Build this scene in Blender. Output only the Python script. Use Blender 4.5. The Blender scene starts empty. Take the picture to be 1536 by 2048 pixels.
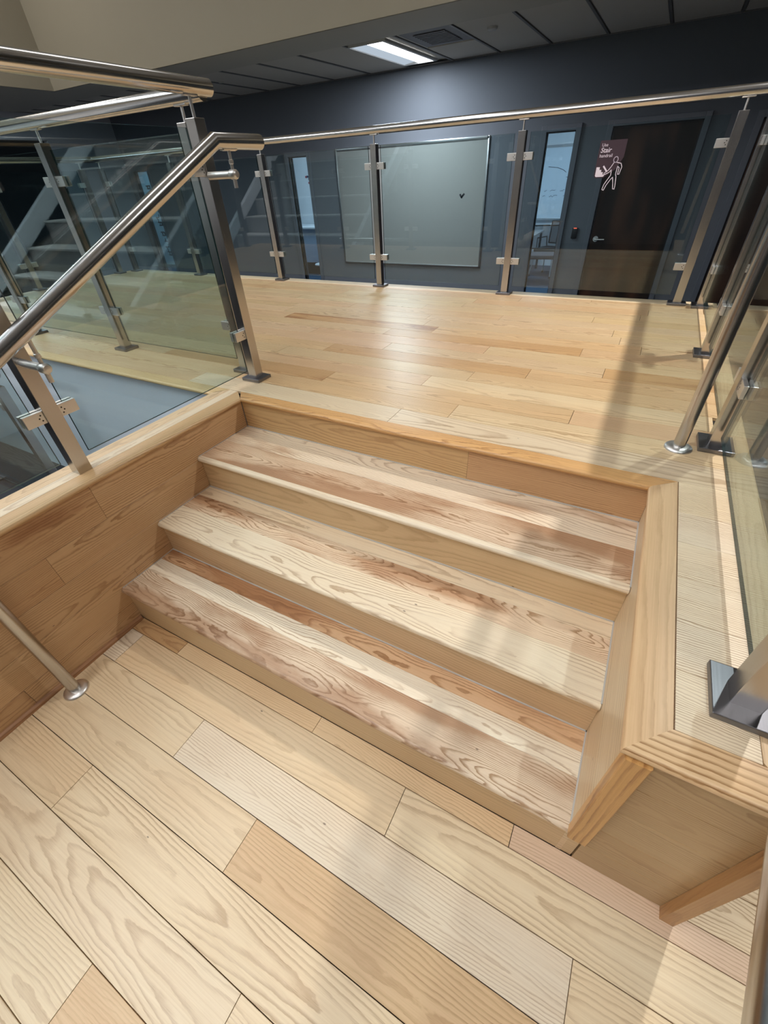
import bpy, bmesh, math, random
from mathutils import Vector, Matrix
random.seed(7)
sc = bpy.context.scene
COL = sc.collection
# ---------------------------------------------------------------- camera
cam_d = bpy.data.cameras.new('camera'); cam = bpy.data.objects.new('camera', cam_d); COL.objects.link(cam)
R = ((0.87848679, 0.4754865, -0.04662137), (0.26588801, -0.56763882, -0.77915963), (-0.39694399, 0.67208538, -0.62508937))
xa, ya, za = Vector(R[0]), -Vector(R[1]), -Vector(R[2])
M = Matrix((xa, ya, za)).transposed().to_4x4(); M.translation = Vector((1.5701, -1.3425, 1.4915))
cam.matrix_world = M
cam_d.sensor_fit = 'VERTICAL'; cam_d.sensor_height = 32.0; cam_d.lens = 847.0 / 2048 * 32.0
cam_d.clip_start = 0.02
sc.camera = cam
# ---------------------------------------------------------------- world, exposure
w = bpy.data.worlds.new('world'); sc.world = w; w.use_nodes = True
w.node_tree.nodes['Background'].inputs[0].default_value = (0.80, 0.88, 1.0, 1)
w.node_tree.nodes['Background'].inputs[1].default_value = 0.02
sc.view_settings.view_transform = 'Standard'; sc.view_settings.look = 'None'
sc.view_settings.exposure = -0.20; sc.view_settings.gamma = 1.0
sc.view_settings.use_curve_mapping = False
sc.cycles.transparent_max_bounces = 32
sc.cycles.max_bounces = 10; sc.cycles.glossy_bounces = 6

H = 0.68          # platform height
GZ = -0.36        # lower ground
CZ = 2.5625       # low ceiling
UZ = 4.70         # atrium ceiling
# ---------------------------------------------------------------- area lights (atrium fixtures)
def area(name, loc, size, power, col=(1, .96, .9), sy=None, parent=None, spread=180):
    d = bpy.data.lights.new(name, 'AREA'); d.energy = power; d.color = col
    d.shape = 'RECTANGLE'; d.size = size; d.size_y = sy or size; d.spread = math.radians(spread)
    o = bpy.data.objects.new(name, d); COL.objects.link(o); o.location = loc
    if parent: o.parent = parent
    return o
FIX = [ # x, y, sx, sy, power, colour
    (2.86, 2.02, .10, .14, 92, (1, .97, .93)),
    (0.4, -2.9, .60, 2.4, 72, (1, .98, .97)),
    (-1.0, -6.5, 2.4, .60, 170, (.98, .98, 1)),  # added panel: frontal fill for the grey platform face and risers
    (-2.6, -2.6, .60, 3.6, 62, (.96, .98, 1)),
    (-4.6, -1.6, .60, 3.6, 110, (.94, .97, 1)),  # added panel: brightens the seating steps so their reflection shows
    (-0.9, 1.4, .60, 2.4, 20, (1, .98, .96)),
    (3.9, -3.2, .60, 2.4, 62, (1, .98, .96)),
    (-5.4, 1.6, .60, 1.8, 60, (1, .98, .95)),
]
# ---------------------------------------------------------------- materials
def newmat(name):
    m = bpy.data.materials.new(name); m.use_nodes = True
    nt = m.node_tree; nt.nodes.clear(); return m, nt
class NT:
    def __init__(s, nt): s.nt = nt
    def n(s, t, **k):
        nd = s.nt.nodes.new(t)
        for a, b in k.items(): setattr(nd, a, b)
        return nd
    def l(s, a, b): s.nt.links.new(a, b)
    def m(s, op, a, b=None, c=None, clamp=False):
        nd = s.n('ShaderNodeMath', operation=op, use_clamp=clamp)
        for i, v in enumerate((a, b, c)):
            if v is None: continue
            if isinstance(v, (int, float)): nd.inputs[i].default_value = v
            else: s.l(v, nd.inputs[i])
        return nd.outputs[0]
    def vm(s, op, a, b):
        nd = s.n('ShaderNodeVectorMath', operation=op)
        for i, v in enumerate((a, b)):
            if isinstance(v, (tuple, list)): nd.inputs[i].default_value = v
            else: s.l(v, nd.inputs[i])
        return nd.outputs[0]
    def noise(s, vec, scale=1.0, detail=2.0, rough=.5):
        nd = s.n('ShaderNodeTexNoise'); s.l(vec, nd.inputs['Vector'])
        nd.inputs['Scale'].default_value = scale; nd.inputs['Detail'].default_value = detail
        nd.inputs['Roughness'].default_value = rough
        return nd.outputs[0]
    def smooth(s, v, a, b):
        nd = s.n('ShaderNodeMapRange', interpolation_type='SMOOTHSTEP')
        s.l(v, nd.inputs[0])
        for i, x in ((1, a), (2, b)):
            if isinstance(x, (int, float)): nd.inputs[i].default_value = x
            else: s.l(x, nd.inputs[i])
        return nd.outputs[0]
    def mix(s, f, a, b, blend='MIX'):
        nd = s.n('ShaderNodeMix', data_type='RGBA', blend_type=blend)
        for i, v in ((0, f), (6, a), (7, b)):
            if isinstance(v, (int, float)): nd.inputs[i].default_value = v
            elif isinstance(v, (tuple, list)): nd.inputs[i].default_value = (*v[:3], 1)
            else: s.l(v, nd.inputs[i])
        return nd.outputs[2]
    def attr(s, name):
        nd = s.n('ShaderNodeAttribute', attribute_type='OBJECT', attribute_name=name); return nd.outputs['Fac']

def wood_mat(name, rough=.36, coat=.25):
    m, nt = newmat(name); T = NT(nt)
    tc = T.n('ShaderNodeTexCoord'); oi = T.n('ShaderNodeObjectInfo')
    seed = T.attr('seed')
    comb = T.n('ShaderNodeCombineXYZ')
    T.l(T.m('MULTIPLY', seed, 37.1), comb.inputs[0]); T.l(T.m('MULTIPLY', seed, 91.7), comb.inputs[1]); T.l(T.m('MULTIPLY', seed, 13.3), comb.inputs[2])
    P = T.vm('ADD', tc.outputs['Object'], comb.outputs[0])
    sp = T.n('ShaderNodeSeparateXYZ'); T.l(tc.outputs['Object'], sp.inputs[0])
    n1 = T.noise(T.vm('MULTIPLY', P, (1.7, 7.5, 7.5)), 1, 2.6, .46)
    n2 = T.noise(T.vm('MULTIPLY', P, (16, 45, 45)), 1, 3, .6)
    dy = T.m('SUBTRACT', sp.outputs[1], T.attr('yc'))
    dz = T.m('SUBTRACT', sp.outputs[2], T.attr('depth'))
    r = T.m('SQRT', T.m('ADD', T.m('MULTIPLY', dy, dy), T.m('MULTIPLY', dz, dz)))
    F = T.m('ADD', r, T.m('MULTIPLY', sp.outputs[0], T.attr('taper')))
    F = T.m('ADD', F, T.m('MULTIPLY', n1, T.attr('warp')))
    F = T.m('ADD', F, T.m('MULTIPLY', n2, .0075))
    F = T.m('DIVIDE', F, T.attr('spacing'))
    F = T.m('ADD', F, T.m('MULTIPLY', T.noise(T.vm('MULTIPLY', P, (.8, 5, 5)), 1, 1), 6.0))
    s = T.m('FRACT', F)
    dark = T.m('MULTIPLY', T.smooth(s, T.attr('sharp'), .90), T.m('SUBTRACT', 1.0, T.smooth(s, .90, 1.0)))
    nmod = T.noise(T.vm('MULTIPLY', P, (2.2, 11, 11)), 1, 2)
    dark = T.m('MULTIPLY', dark, T.smooth(nmod, .22, .60))
    # porous dashes in the dark part of each ring
    por = T.noise(T.vm('MULTIPLY', P, (22, 900, 900)), 1, 2, .6)
    por = T.m('MULTIPLY', T.smooth(por, .56, .70), T.m('ADD', .25, dark))
    fib = T.noise(T.vm('MULTIPLY', P, (3.5, 320, 320)), 1, 3, .6)
    big = T.noise(T.vm('MULTIPLY', P, (.7, 5, 5)), 1, 2)
    tone = oi.outputs['Color']; contrast = T.attr('grain')
    ht = T.attr('heart')
    hn = T.m('ADD', T.m('MULTIPLY', n1, .92), T.m('MULTIPLY', n2, .10))
    hm = T.smooth(T.m('ADD', hn, T.m('SUBTRACT', ht, .50)), .47, .62)
    hm = T.m('MULTIPLY', hm, T.smooth(ht, .02, .2))
    c = T.mix(hm, tone, T.mix(1.0, tone, (.64, .50, .41), 'MULTIPLY'))
    c = T.mix(T.m('MULTIPLY', dark, contrast, clamp=True), c, T.mix(1.0, c, (.53, .41, .30), 'MULTIPLY'))
    c = T.mix(T.m('MULTIPLY', por, T.m('MULTIPLY', contrast, .75), clamp=True), c, T.mix(1.0, c, (.50, .36, .26), 'MULTIPLY'))
    c = T.mix(T.m('MULTIPLY', T.smooth(fib, .3, .75), .42), c, T.mix(1.0, c, (.78, .71, .62), 'MULTIPLY'))
    c = T.mix(T.m('MULTIPLY', T.smooth(big, .38, .66), .28), c, T.mix(1.0, c, (1.0, .88, .77), 'MULTIPLY'))
    # tiny knots and nicks
    vo = T.n('ShaderNodeTexVoronoi'); T.l(T.vm('MULTIPLY', P, (4.5, 9, 9)), vo.inputs['Vector']); vo.inputs['Scale'].default_value = 1
    kn = T.m('SUBTRACT', 1.0, T.smooth(vo.outputs['Distance'], .012, .030))
    c = T.mix(T.m('MULTIPLY', kn, .75), c, (.10, .05, .025))
    b = T.n('ShaderNodeBsdfPrincipled')
    T.l(c, b.inputs['Base Color'])
    T.l(T.m('ADD', rough - .05, T.m('MULTIPLY', fib, .12)), b.inputs['Roughness'])
    b.inputs['Coat Weight'].default_value = coat; b.inputs['Coat Roughness'].default_value = .30
    bp = T.n('ShaderNodeBump'); bp.inputs['Strength'].default_value = .12; bp.inputs['Distance'].default_value = .0006
    T.l(T.m('SUBTRACT', fib, dark), bp.inputs['Height']); T.l(bp.outputs[0], b.inputs['Normal'])
    o = T.n('ShaderNodeOutputMaterial'); T.l(b.outputs[0], o.inputs[0])
    return m
WOOD = wood_mat('ash_wood', rough=.40, coat=.12)

def plain(name, col, rough=.6, metal=0, spec=.5, noise=0, nscale=40, bump=0, emit=None, estr=0):
    m, nt = newmat(name); T = NT(nt)
    b = T.n('ShaderNodeBsdfPrincipled'); b.inputs['Base Color'].default_value = (*col, 1)
    b.inputs['Roughness'].default_value = rough; b.inputs['Metallic'].default_value = metal
    b.inputs['Specular IOR Level'].default_value = spec
    if noise or bump:
        tc = T.n('ShaderNodeTexCoord'); f = T.noise(tc.outputs['Object'], nscale, 4, .6)
        if noise:
            T.l(T.mix(T.m('MULTIPLY', f, noise), col, tuple(c * .45 for c in col)), b.inputs['Base Color'])
        if bump:
            bp = T.n('ShaderNodeBump'); bp.inputs['Strength'].default_value = bump; bp.inputs['Distance'].default_value = .002
            T.l(f, bp.inputs['Height']); T.l(bp.outputs[0], b.inputs['Normal'])
    if emit:
        b.inputs['Emission Color'].default_value = (*emit, 1); b.inputs['Emission Strength'].default_value = estr
    o = T.n('ShaderNodeOutputMaterial'); T.l(b.outputs[0], o.inputs[0]); return m

def steel_mat(name, col=(.56, .54, .52), rough=.24, axis=(400, 400, 4), bump=.08):
    m, nt = newmat(name); T = NT(nt)
    tc = T.n('ShaderNodeTexCoord')
    f = T.noise(T.vm('MULTIPLY', tc.outputs['Object'], axis), 1, 2, .6)
    g = T.noise(tc.outputs['Object'], 9, 3, .6)
    b = T.n('ShaderNodeBsdfPrincipled'); b.inputs['Metallic'].default_value = 1
    T.l(T.mix(T.m('MULTIPLY', g, .5), col, tuple(c * .72 for c in col)), b.inputs['Base Color'])
    T.l(T.m('ADD', rough - .07, T.m('MULTIPLY', f, .14)), b.inputs['Roughness'])
    bp = T.n('ShaderNodeBump'); bp.inputs['Strength'].default_value = bump; bp.inputs['Distance'].default_value = .0003
    T.l(f, bp.inputs['Height']); T.l(bp.outputs[0], b.inputs['Normal'])
    o = T.n('ShaderNodeOutputMaterial'); T.l(b.outputs[0], o.inputs[0]); return m
STEEL = steel_mat('brushed_steel')
STEEL_Y = steel_mat('brushed_steel_rail', (.62, .61, .60), rough=.19, axis=(3, 3, 3), bump=0.0)
STEEL_X = steel_mat('brushed_steel_cross_rail', (.62, .61, .60), rough=.19, axis=(3, 3, 3), bump=0.0)
CHROME = steel_mat('satin_fittings', (.82, .80, .77), .40, (60, 60, 60))
PLATE = steel_mat('dark_satin_plate', (.24, .24, .26), .34, (300, 8, 300))

def glass_mat():
    m, nt = newmat('tinted_glass'); T = NT(nt)
    geo = T.n('ShaderNodeNewGeometry')
    fr = T.n('ShaderNodeFresnel')
    T.l(T.m('ADD', 1.5, T.m('MULTIPLY', geo.outputs['Backfacing'], 1 / 1.5 - 1.5)), fr.inputs['IOR'])
    tr = T.n('ShaderNodeBsdfTransparent'); tr.inputs[0].default_value = (.81, .885, .893, 1)
    gl = T.n('ShaderNodeBsdfGlossy'); gl.inputs[0].default_value = (1, 1, 1, 1); gl.inputs['Roughness'].default_value = 0.0
    mx = T.n('ShaderNodeMixShader'); T.l(fr.outputs[0], mx.inputs[0]); T.l(tr.outputs[0], mx.inputs[1]); T.l(gl.outputs[0], mx.inputs[2])
    o = T.n('ShaderNodeOutputMaterial'); T.l(mx.outputs[0], o.inputs[0]); return m
GLASS = glass_mat()
GEDGE = plain('glass_edge', (.012, .035, .032), .12, spec=.8)
WINGLASS = glass_mat(); WINGLASS.name = 'clear_pane'
for nd in WINGLASS.node_tree.nodes:
    if nd.type == 'BSDF_TRANSPARENT': nd.inputs[0].default_value = (.96, .98, .99, 1)

WALLD = plain('slate_blue_paint', (.124, .137, .158), .78, spec=.22, noise=.15, nscale=3)
WALLF = plain('slate_frame_paint', (.105, .118, .142), .42)
WALLG = plain('blue_grey_paint', (.66, .72, .78), .5, noise=.12, nscale=2)
WALLM = plain('mid_grey_paint', (.42, .43, .47), .6, noise=.12, nscale=2)
REARP = plain('unlit_rear_tone', (.10, .10, .11), .8)  # dark colour stands in for unlit walls mirrored in the glass
BEIGE = plain('beige_paint', (.27, .235, .17), .7, noise=.15, nscale=1.5)
SOFF = plain('grey_soffit_paint', (.48, .46, .41), .7, noise=.15, nscale=2)
TILE = plain('ceiling_tile_fibre', (.60, .57, .52), .9, noise=.35, nscale=160, bump=.5)
TBAR = plain('tile_grid_metal', (.16, .16, .16), .5)
CARPET = plain('charcoal_carpet', (.030, .032, .038), .95, noise=.6, nscale=260, bump=.8)
CARPB = plain('blue_carpet', (.030, .075, .13), .95, noise=.5, nscale=200, bump=.6)
DARK = plain('dark_gap', (.02, .014, .010), .9)
CAULK = plain('white_sealant', (.50, .48, .45), .6)
WHITE = plain('white_paint', (.72, .76, .80), .6)
BOARDW = plain('whiteboard_enamel', (.27, .265, .25), .25)
ALU = plain('aluminium_trim', (.50, .52, .54), .3, metal=1)
BLACK = plain('black_plastic', (.008, .008, .010), .35)
BLACKF = plain('black_upholstery', (.02, .02, .024), .9)
GREYF = plain('grey_upholstery', (.10, .09, .10), .9)
INK = plain('black_marker_ink', (.01, .01, .015), .6)
LED = plain('red_indicator', (.5, .05, .03), .4, emit=(1, .15, .08), estr=1.6)
STICK = plain('plum_vinyl', (.055, .030, .044), .45)
STICKW = plain('pale_lilac_vinyl', (.92, .84, .95), .5)
RECESS = plain('screw_recess', (.03, .025, .02), .6)
PLASTW = plain('off_white_plastic', (.45, .45, .44), .5)

def doorwood():
    m, nt = newmat('dark_walnut_door'); T = NT(nt)
    tc = T.n('ShaderNodeTexCoord'); P = tc.outputs['Object']
    a = T.noise(T.vm('MULTIPLY', P, (4, 4, 1.1)), 1, 1.5, .5); b_ = T.noise(T.vm('MULTIPLY', P, (30, 30, 2)), 1, 3)
    c = T.mix(T.smooth(a, .35, .7), (.014, .008, .006), (.075, .031, .016))
    b = T.n('ShaderNodeBsdfPrincipled'); T.l(c, b.inputs['Base Color']); b.inputs['Roughness'].default_value = .5; b.inputs['Specular IOR Level'].default_value = .25
    o = T.n('ShaderNodeOutputMaterial'); T.l(b.outputs[0], o.inputs[0]); return m
DOORW = doorwood()
def emitter(name, col, s):
    m, nt = newmat(name); T = NT(nt)
    e = T.n('ShaderNodeEmission'); e.inputs[0].default_value = (*col, 1); e.inputs[1].default_value = s
    o = T.n('ShaderNodeOutputMaterial'); T.l(e.outputs[0], o.inputs[0]); return m
TUBE = emitter('troffer_lens_lit', (.93, .96, 1), 9.0)
TUBED = emitter('troffer_side_lens', (.70, .82, .95), 0.75)

# ---------------------------------------------------------------- mesh helpers
def link(name, me, parent=None, mats=()):
    o = bpy.data.objects.new(name, me); COL.objects.link(o)
    for m in mats:
        if m.name not in [x.name for x in me.materials if x]: me.materials.append(m)
    if parent: o.parent = parent
    return o
def empty(name, loc=(0, 0, 0), **props):
    o = bpy.data.objects.new(name, None); COL.objects.link(o); o.location = loc
    for k, v in props.items(): o[k] = v
    return o
def tag(o, label=None, category=None, group=None, kind=None):
    if label: o['label'] = label
    if category: o['category'] = category
    if group: o['group'] = group
    if kind: o['kind'] = kind
    return o
class MB:
    def __init__(s): s.v = []; s.f = []; s.mi = []
    def add(s, vs, fs, mi=0):
        n = len(s.v); s.v += [tuple(v) for v in vs]; s.f += [tuple(i + n for i in f) for f in fs]; s.mi += [mi] * len(fs); return s
    def box(s, x0, x1, y0, y1, z0, z1, mi=0, c=0):
        if c <= 0:
            vs = [(x, y, z) for z in (z0, z1) for y in (y0, y1) for x in (x0, x1)]
            return s.add(vs, [(0, 2, 3, 1), (4, 5, 7, 6), (0, 1, 5, 4), (2, 6, 7, 3), (0, 4, 6, 2), (1, 3, 7, 5)], mi)
        bm = bmesh.new(); bmesh.ops.create_cube(bm, size=1)
        for v in bm.verts: v.co = Vector(((x0 + x1) / 2 + v.co.x * (x1 - x0), (y0 + y1) / 2 + v.co.y * (y1 - y0), (z0 + z1) / 2 + v.co.z * (z1 - z0)))
        bmesh.ops.bevel(bm, geom=bm.edges[:], offset=c, segments=2, affect='EDGES', profile=.5)
        vs = [v.co.copy() for v in bm.verts]; fs = [tuple(v.index for v in f.verts) for f in bm.faces]; bm.free()
        return s.add(vs, fs, mi)
    def tube(s, pts, r, n=20, mi=0, caps=True):
        pts = [Vector(p) for p in pts]; rings = []
        for i, p in enumerate(pts):
            if i == 0: t = (pts[1] - p).normalized(); k = None
            elif i == len(pts) - 1: t = (p - pts[i - 1]).normalized(); k = None
            else:
                a = (p - pts[i - 1]).normalized(); b = (pts[i + 1] - p).normalized(); t = (a + b).normalized(); k = (a, b)
            base = t if k is None else k[0]
            up = Vector((0, 0, 1)) if abs(base.z) < .9 else Vector((1, 0, 0))
            u = base.cross(up).normalized(); v_ = u.cross(base).normalized()
            ring = []
            for j in range(n):
                an = 2 * math.pi * j / n; q = u * math.cos(an) * r + v_ * math.sin(an) * r
                if k is not None: q = q - base * (q.dot(t) / base.dot(t))
                ring.append(p + q)
            rings.append(ring)
        vs = [v for rg in rings for v in rg]; fs = []
        for i in range(len(rings) - 1):
            for j in range(n):
                a = i * n + j; b = i * n + (j + 1) % n; fs.append((a, b, b + n, a + n))
        if caps: fs.append(tuple(range(n))[::-1]); fs.append(tuple((len(rings) - 1) * n + j for j in range(n)))
        return s.add(vs, fs, mi)
    def lathe(s, prof, c, n=28, mi=0, axis='z'):
        vs = []; fs = []
        for (r, z) in prof:
            for j in range(n):
                a = 2 * math.pi * j / n; x, y = r * math.cos(a), r * math.sin(a)
                q = (x, y, z) if axis == 'z' else ((z, x, y) if axis == 'x' else (y, z, x))
                vs.append((c[0] + q[0], c[1] + q[1], c[2] + q[2]))
        for i in range(len(prof) - 1):
            for j in range(n):
                a = i * n + j; b = i * n + (j + 1) % n; fs.append((a, b, b + n, a + n))
        return s.add(vs, fs, mi)
    def quad(s, a, b, c, d, mi=0): return s.add([a, b, c, d], [(0, 1, 2, 3)], mi)
    def mesh(s, name, smooth=False):
        me = bpy.data.meshes.new(name); me.from_pydata(s.v, [], s.f); me.update()
        for p, m in zip(me.polygons, s.mi): p.material_index = m
        if smooth:
            me.shade_smooth()
            try: me.set_sharp_from_angle(angle=math.radians(35))
            except Exception: pass
        return me
    def obj(s, name, mats, parent=None, smooth=False, **props):
        me = s.mesh(name, smooth); o = link(name, me, parent)
        for m in (mats if isinstance(mats, (list, tuple)) else [mats]): me.materials.append(m)
        for k, v in props.items(): o[k] = v
        return o
def fixn(me):
    bm = bmesh.new(); bm.from_mesh(me); bmesh.ops.recalc_face_normals(bm, faces=bm.faces[:]); bm.to_mesh(me); bm.free()

# wood tones (linear)
CREAM = (.83, .68, .46); TAN = (.75, .55, .33); HONEY = (.65, .43, .225); PALE = (.84, .72, .55); PINK = (.73, .54, .38); OCH = (.58, .37, .185)
def lerp(a, b, t): return tuple(x + (y - x) * t for x, y in zip(a, b))
def woodprops(o, tone, grain=.75, heart=0.0, sharp=.42, spacing=None, warp=None, taper=None, yc=None, depth=None, seed=None, W=.13):
    o.color = (*tone, 1)
    o['grain'] = float(grain); o['sharp'] = float(sharp); o['heart'] = float(heart)
    o['spacing'] = float(spacing if spacing else random.uniform(.0055, .0095))
    o['warp'] = float(warp if warp is not None else random.uniform(.03, .085))
    o['taper'] = float(taper if taper is not None else random.choice((-1, 1)) * random.uniform(.012, .045))
    o['yc'] = float(yc if yc is not None else random.uniform(-.5, .5) * W)
    o['depth'] = float(depth if depth is not None else random.uniform(-.012, -.05))
    o['seed'] = float(seed if seed is not None else random.uniform(0, 1))
    return o
_cache = {}
def board_mesh(L, W, T, c=.0007):
    k = (round(L, 4), round(W, 4), round(T, 4))
    if k in _cache: return _cache[k]
    a, b = L / 2, W / 2
    prof = [(-b, -T), (-b, -c), (-b + c, 0), (b - c, 0), (b, -c), (b, -T)]
    vs = [(-a, y, z) for y, z in prof] + [(a, y, z) for y, z in prof]; n = 6
    fs = [(i, i + 1, i + 1 + n, i + n) for i in range(n - 1)] + [(5, 0, 6, 11), tuple(range(n))[::-1], tuple(range(n, 2 * n))]
    me = bpy.data.meshes.new('board'); me.from_pydata(vs, [], fs); me.materials.append(WOOD); fixn(me)
    _cache[k] = me; return me
def frame(ex, ey, ez, loc):
    m = Matrix((Vector(ex), Vector(ey), Vector(ez))).transposed().to_4x4(); m.translation = Vector(loc); return m
def put(o, parent, m4):
    o.matrix_parent_inverse = PW.get(parent.name, Matrix()).inverted() if parent else Matrix()
    o.matrix_basis = m4; PW[o.name] = m4.copy()
PW = {}
def board(name, parent, L, W, T, mat4, **kw):
    o = link(name, board_mesh(L, W, T), parent); put(o, parent, mat4)
    tone = kw.pop('tone'); woodprops(o, tone, W=W, **kw); return o
XYZ = ((1, 0, 0), (0, 1, 0), (0, 0, 1))
def floor_tone(calm=False):
    t = random.random()
    if calm: return tuple(x * random.uniform(.95, 1.0) for x in lerp(lerp(CREAM, TAN, .15 + .85 * t), PINK, .3 * random.random()))
    if t < .35: b = lerp(CREAM, PALE, random.random())
    elif t < .75: b = lerp(CREAM, TAN, random.random())
    elif t < .9: b = lerp(TAN, PINK, random.random())
    else: b = lerp(TAN, HONEY, random.random())
    k = random.uniform(.9, 1.03); return tuple(x * k for x in b)
def profboard(name, parent, prof, xl, xr, mat4, smooth=True, **kw):
    """profile (y,z) swept along local X; ends may be mitred: xl=(a,b) -> x = a + b*y"""
    n = len(prof); vs = [(xl[0] + xl[1] * y, y, z) for y, z in prof] + [(xr[0] + xr[1] * y, y, z) for y, z in prof]
    fs = [(i, (i + 1) % n, (i + 1) % n + n, i + n) for i in range(n)] + [tuple(range(n))[::-1], tuple(range(n, 2 * n))]
    me = bpy.data.meshes.new(name); me.from_pydata(vs, [], fs); fixn(me); me.materials.append(WOOD)
    if smooth:
        me.shade_smooth(); me.set_sharp_from_angle(angle=math.radians(32))
    o = link(name, me, parent); put(o, parent, mat4)
    tone = kw.pop('tone'); woodprops(o, tone, W=max(p[0] for p in prof) - min(p[0] for p in prof), **kw); return o
def nose(W, T, r=None, n=7, back=True):
    """bullnose board: local y from 0 (nose) to W, top z=0"""
    r = r or T / 2; pts = []
    for i in range(n + 1):
        a = math.pi * i / n - math.pi / 2
        pts.append((r - r * math.cos(a), -T / 2 + (T / 2) * math.sin(a)))
    return pts + [(W - .0006, 0), (W, -.0006), (W, -T)]

# ================================================================ LARGE STRUCTURE
# --- ground and outer shell
g = MB().box(-14, 10, -9, 12.3, GZ - .1, GZ).obj('floor_lower', CARPET, kind='structure')
g['label'] = 'charcoal carpeted lower floor around the platform'
MB().box(-14, 10, -9.1, -9, GZ, UZ).obj('wall_rear', REARP, kind='structure')
MB().box(9.9, 10, -9, 3.69, GZ, UZ).obj('wall_right', REARP, kind='structure')
MB().box(-14, -13.9, -9, 12, GZ, UZ).obj('wall_left', WALLM, kind='structure')
cu = MB().box(-14, 10, -9, 3.69, UZ, UZ + .1).obj('ceiling_upper', WHITE, kind='structure')

# --- far wall at y=6 with openings
WY = 6.0
openings = [(-8.27, -7.805, GZ, 1.74), (-4.21, -3.825, GZ, 1.76), (-.03, .325, GZ, 1.79), (.745, 1.672, GZ, 1.79), (2.22, 3.14, GZ, 1.76)]
wb = MB(); x = -8.43
for a, b, z0, z1 in openings:
    wb.box(x, a, WY, WY + .12, GZ, CZ); wb.box(a, b, WY, WY + .12, z1, CZ); x = b
wb.box(x, 10, WY, WY + .12, GZ, CZ)
far = wb.obj('wall_back', WALLD, kind='structure')
MB().box(-8.55, -8.43, 4.62, WY + .12, GZ, CZ).box(-8.55, -8.43, 3.2, 4.62, 2.21, CZ).obj('wall_side', WALLM, kind='structure')
MB().box(-13.9, -8.43, 6.0, 6.12, GZ, CZ).obj('wall_far_side', WALLD, kind='structure')

def frame_around(parent, a, b, z0, z1, w=.062, y=WY, d=.025, name='frame', mat=WALLF, sill=False):
    fb = MB().box(a - w, a, y - d, y + .10, z0, z1 + w, c=.003).box(b, b + w, y - d, y + .10, z0, z1 + w, c=.003).box(a - .0005, b + .0005, y - d, y + .10, z1, z1 + w, c=.003)
    st = MB().box(a, a + .014, y + .03, y + .055, z0, z1).box(b - .014, b, y + .03, y + .055, z0, z1).box(a, b, y + .03, y + .055, z1 - .014, z1)
    o = fb.obj(name, mat, parent); st.obj('stop_bead', BLACK, o); return o
for i, (k, lo) in enumerate(((2, 0), (1, 0), (0, 0))):
    a, b, z0, z1 = openings[k]
    wn = empty('window_%d' % (i + 1), ((a + b) / 2, WY, GZ), kind='structure')
    def adopt(o, p): o.matrix_parent_inverse = p.matrix_world.inverted() if False else Matrix.Translation(-Vector(p.location)); return o
    adopt(frame_around(wn, a, b, z0, z1), wn)
    adopt(MB().box(a + .005, b - .005, WY + .045, WY + .051, z0, z1 - .005).obj('glass_pane', WINGLASS, wn), wn)
def door(idx, a, b, z1, lever=True):
    d = empty('door_%d' % idx, ((a + b) / 2, WY, GZ), kind='structure')
    adopt(frame_around(d, a, b, GZ, z1), d)
    leaf = MB().box(a + .004, b - .004, WY + .035, WY + .08, GZ + .01, z1 - .006, c=.002).obj('door_leaf', DOORW, d); adopt(leaf, d)
    if lever:
        lx = a + .075; lz = .648
        h = MB().lathe([(.0, -.012), (.033, -.012), (.033, -.004), (.028, 0)], (lx, WY + .035, lz), axis='y').obj('lever_rose', CHROME, d, True); adopt(h, d)
        h2 = MB().tube([(lx, WY + .03, lz), (lx, WY - .025, lz), (lx + .055, WY - .035, lz), (lx + .115, WY - .03, lz)], .009, 12).obj('lever_handle', CHROME, d, True); adopt(h2, d)
    return d
door(1, *openings[3][:2], openings[3][3]); door(2, *openings[4][:2], openings[4][3], False)
# rooms behind the far wall
def room(name, x0, x1, y1, top=2.4):
    MB().box(x0 - .05, x0, WY + .12, y1, GZ, top).box(x1, x1 + .05, WY + .12, y1, GZ, top).box(x0 - .05, x1 + .05, y1, y1 + .05, GZ, top).box(x0 - .05, x1 + .05, WY + .12, y1, top, top + .05).obj('wall_' + name, WHITE, kind='structure')
    MB().box(x0, x1, WY + .12, y1, GZ, GZ + .006).obj('floor_' + name, CARPB, kind='structure')
room('meeting_room', -1.6, 1.2, 10.2); room('break_room', -7.3, -3.2, 8.7); room('print_room', -13.2, -7.75, 8.3)

# --- low ceiling over the corridor: gypsum border, then tiles
MB().box(-8.5, 10, 3.69, 4.33, CZ, CZ + .03).obj('ceiling_border', SOFF, kind='structure')
MB().box(-14, -6.231, -9, 3.69, CZ, CZ + .03).obj('ceiling_side', SOFF, kind='structure')
MB().box(-6.2, 10, 3.66, 3.69, CZ, UZ).obj('wall_bulkhead', BEIGE, kind='structure')
MB().box(-6.23, -6.2, -9, 3.69, CZ, UZ).obj('wall_side_bulkhead', BEIGE, kind='structure')
MB().box(-14, -8.5, 3.69, 6, CZ, CZ + .03).obj('ceiling_end', SOFF, kind='structure')
ceil = MB().box(-8.5, 10, 4.33, 6.12, CZ + .03, CZ + .06).obj('ceiling', SOFF, kind='structure')
tx = [-.12 + .61 * i for i in range(-14, 7)]
tyr = [(4.33, 4.41), (4.41, 5.63), (5.63, 6.0)]
troffer = (-1.95, 4.42, 5.82)
tile_cache = {}
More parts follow.
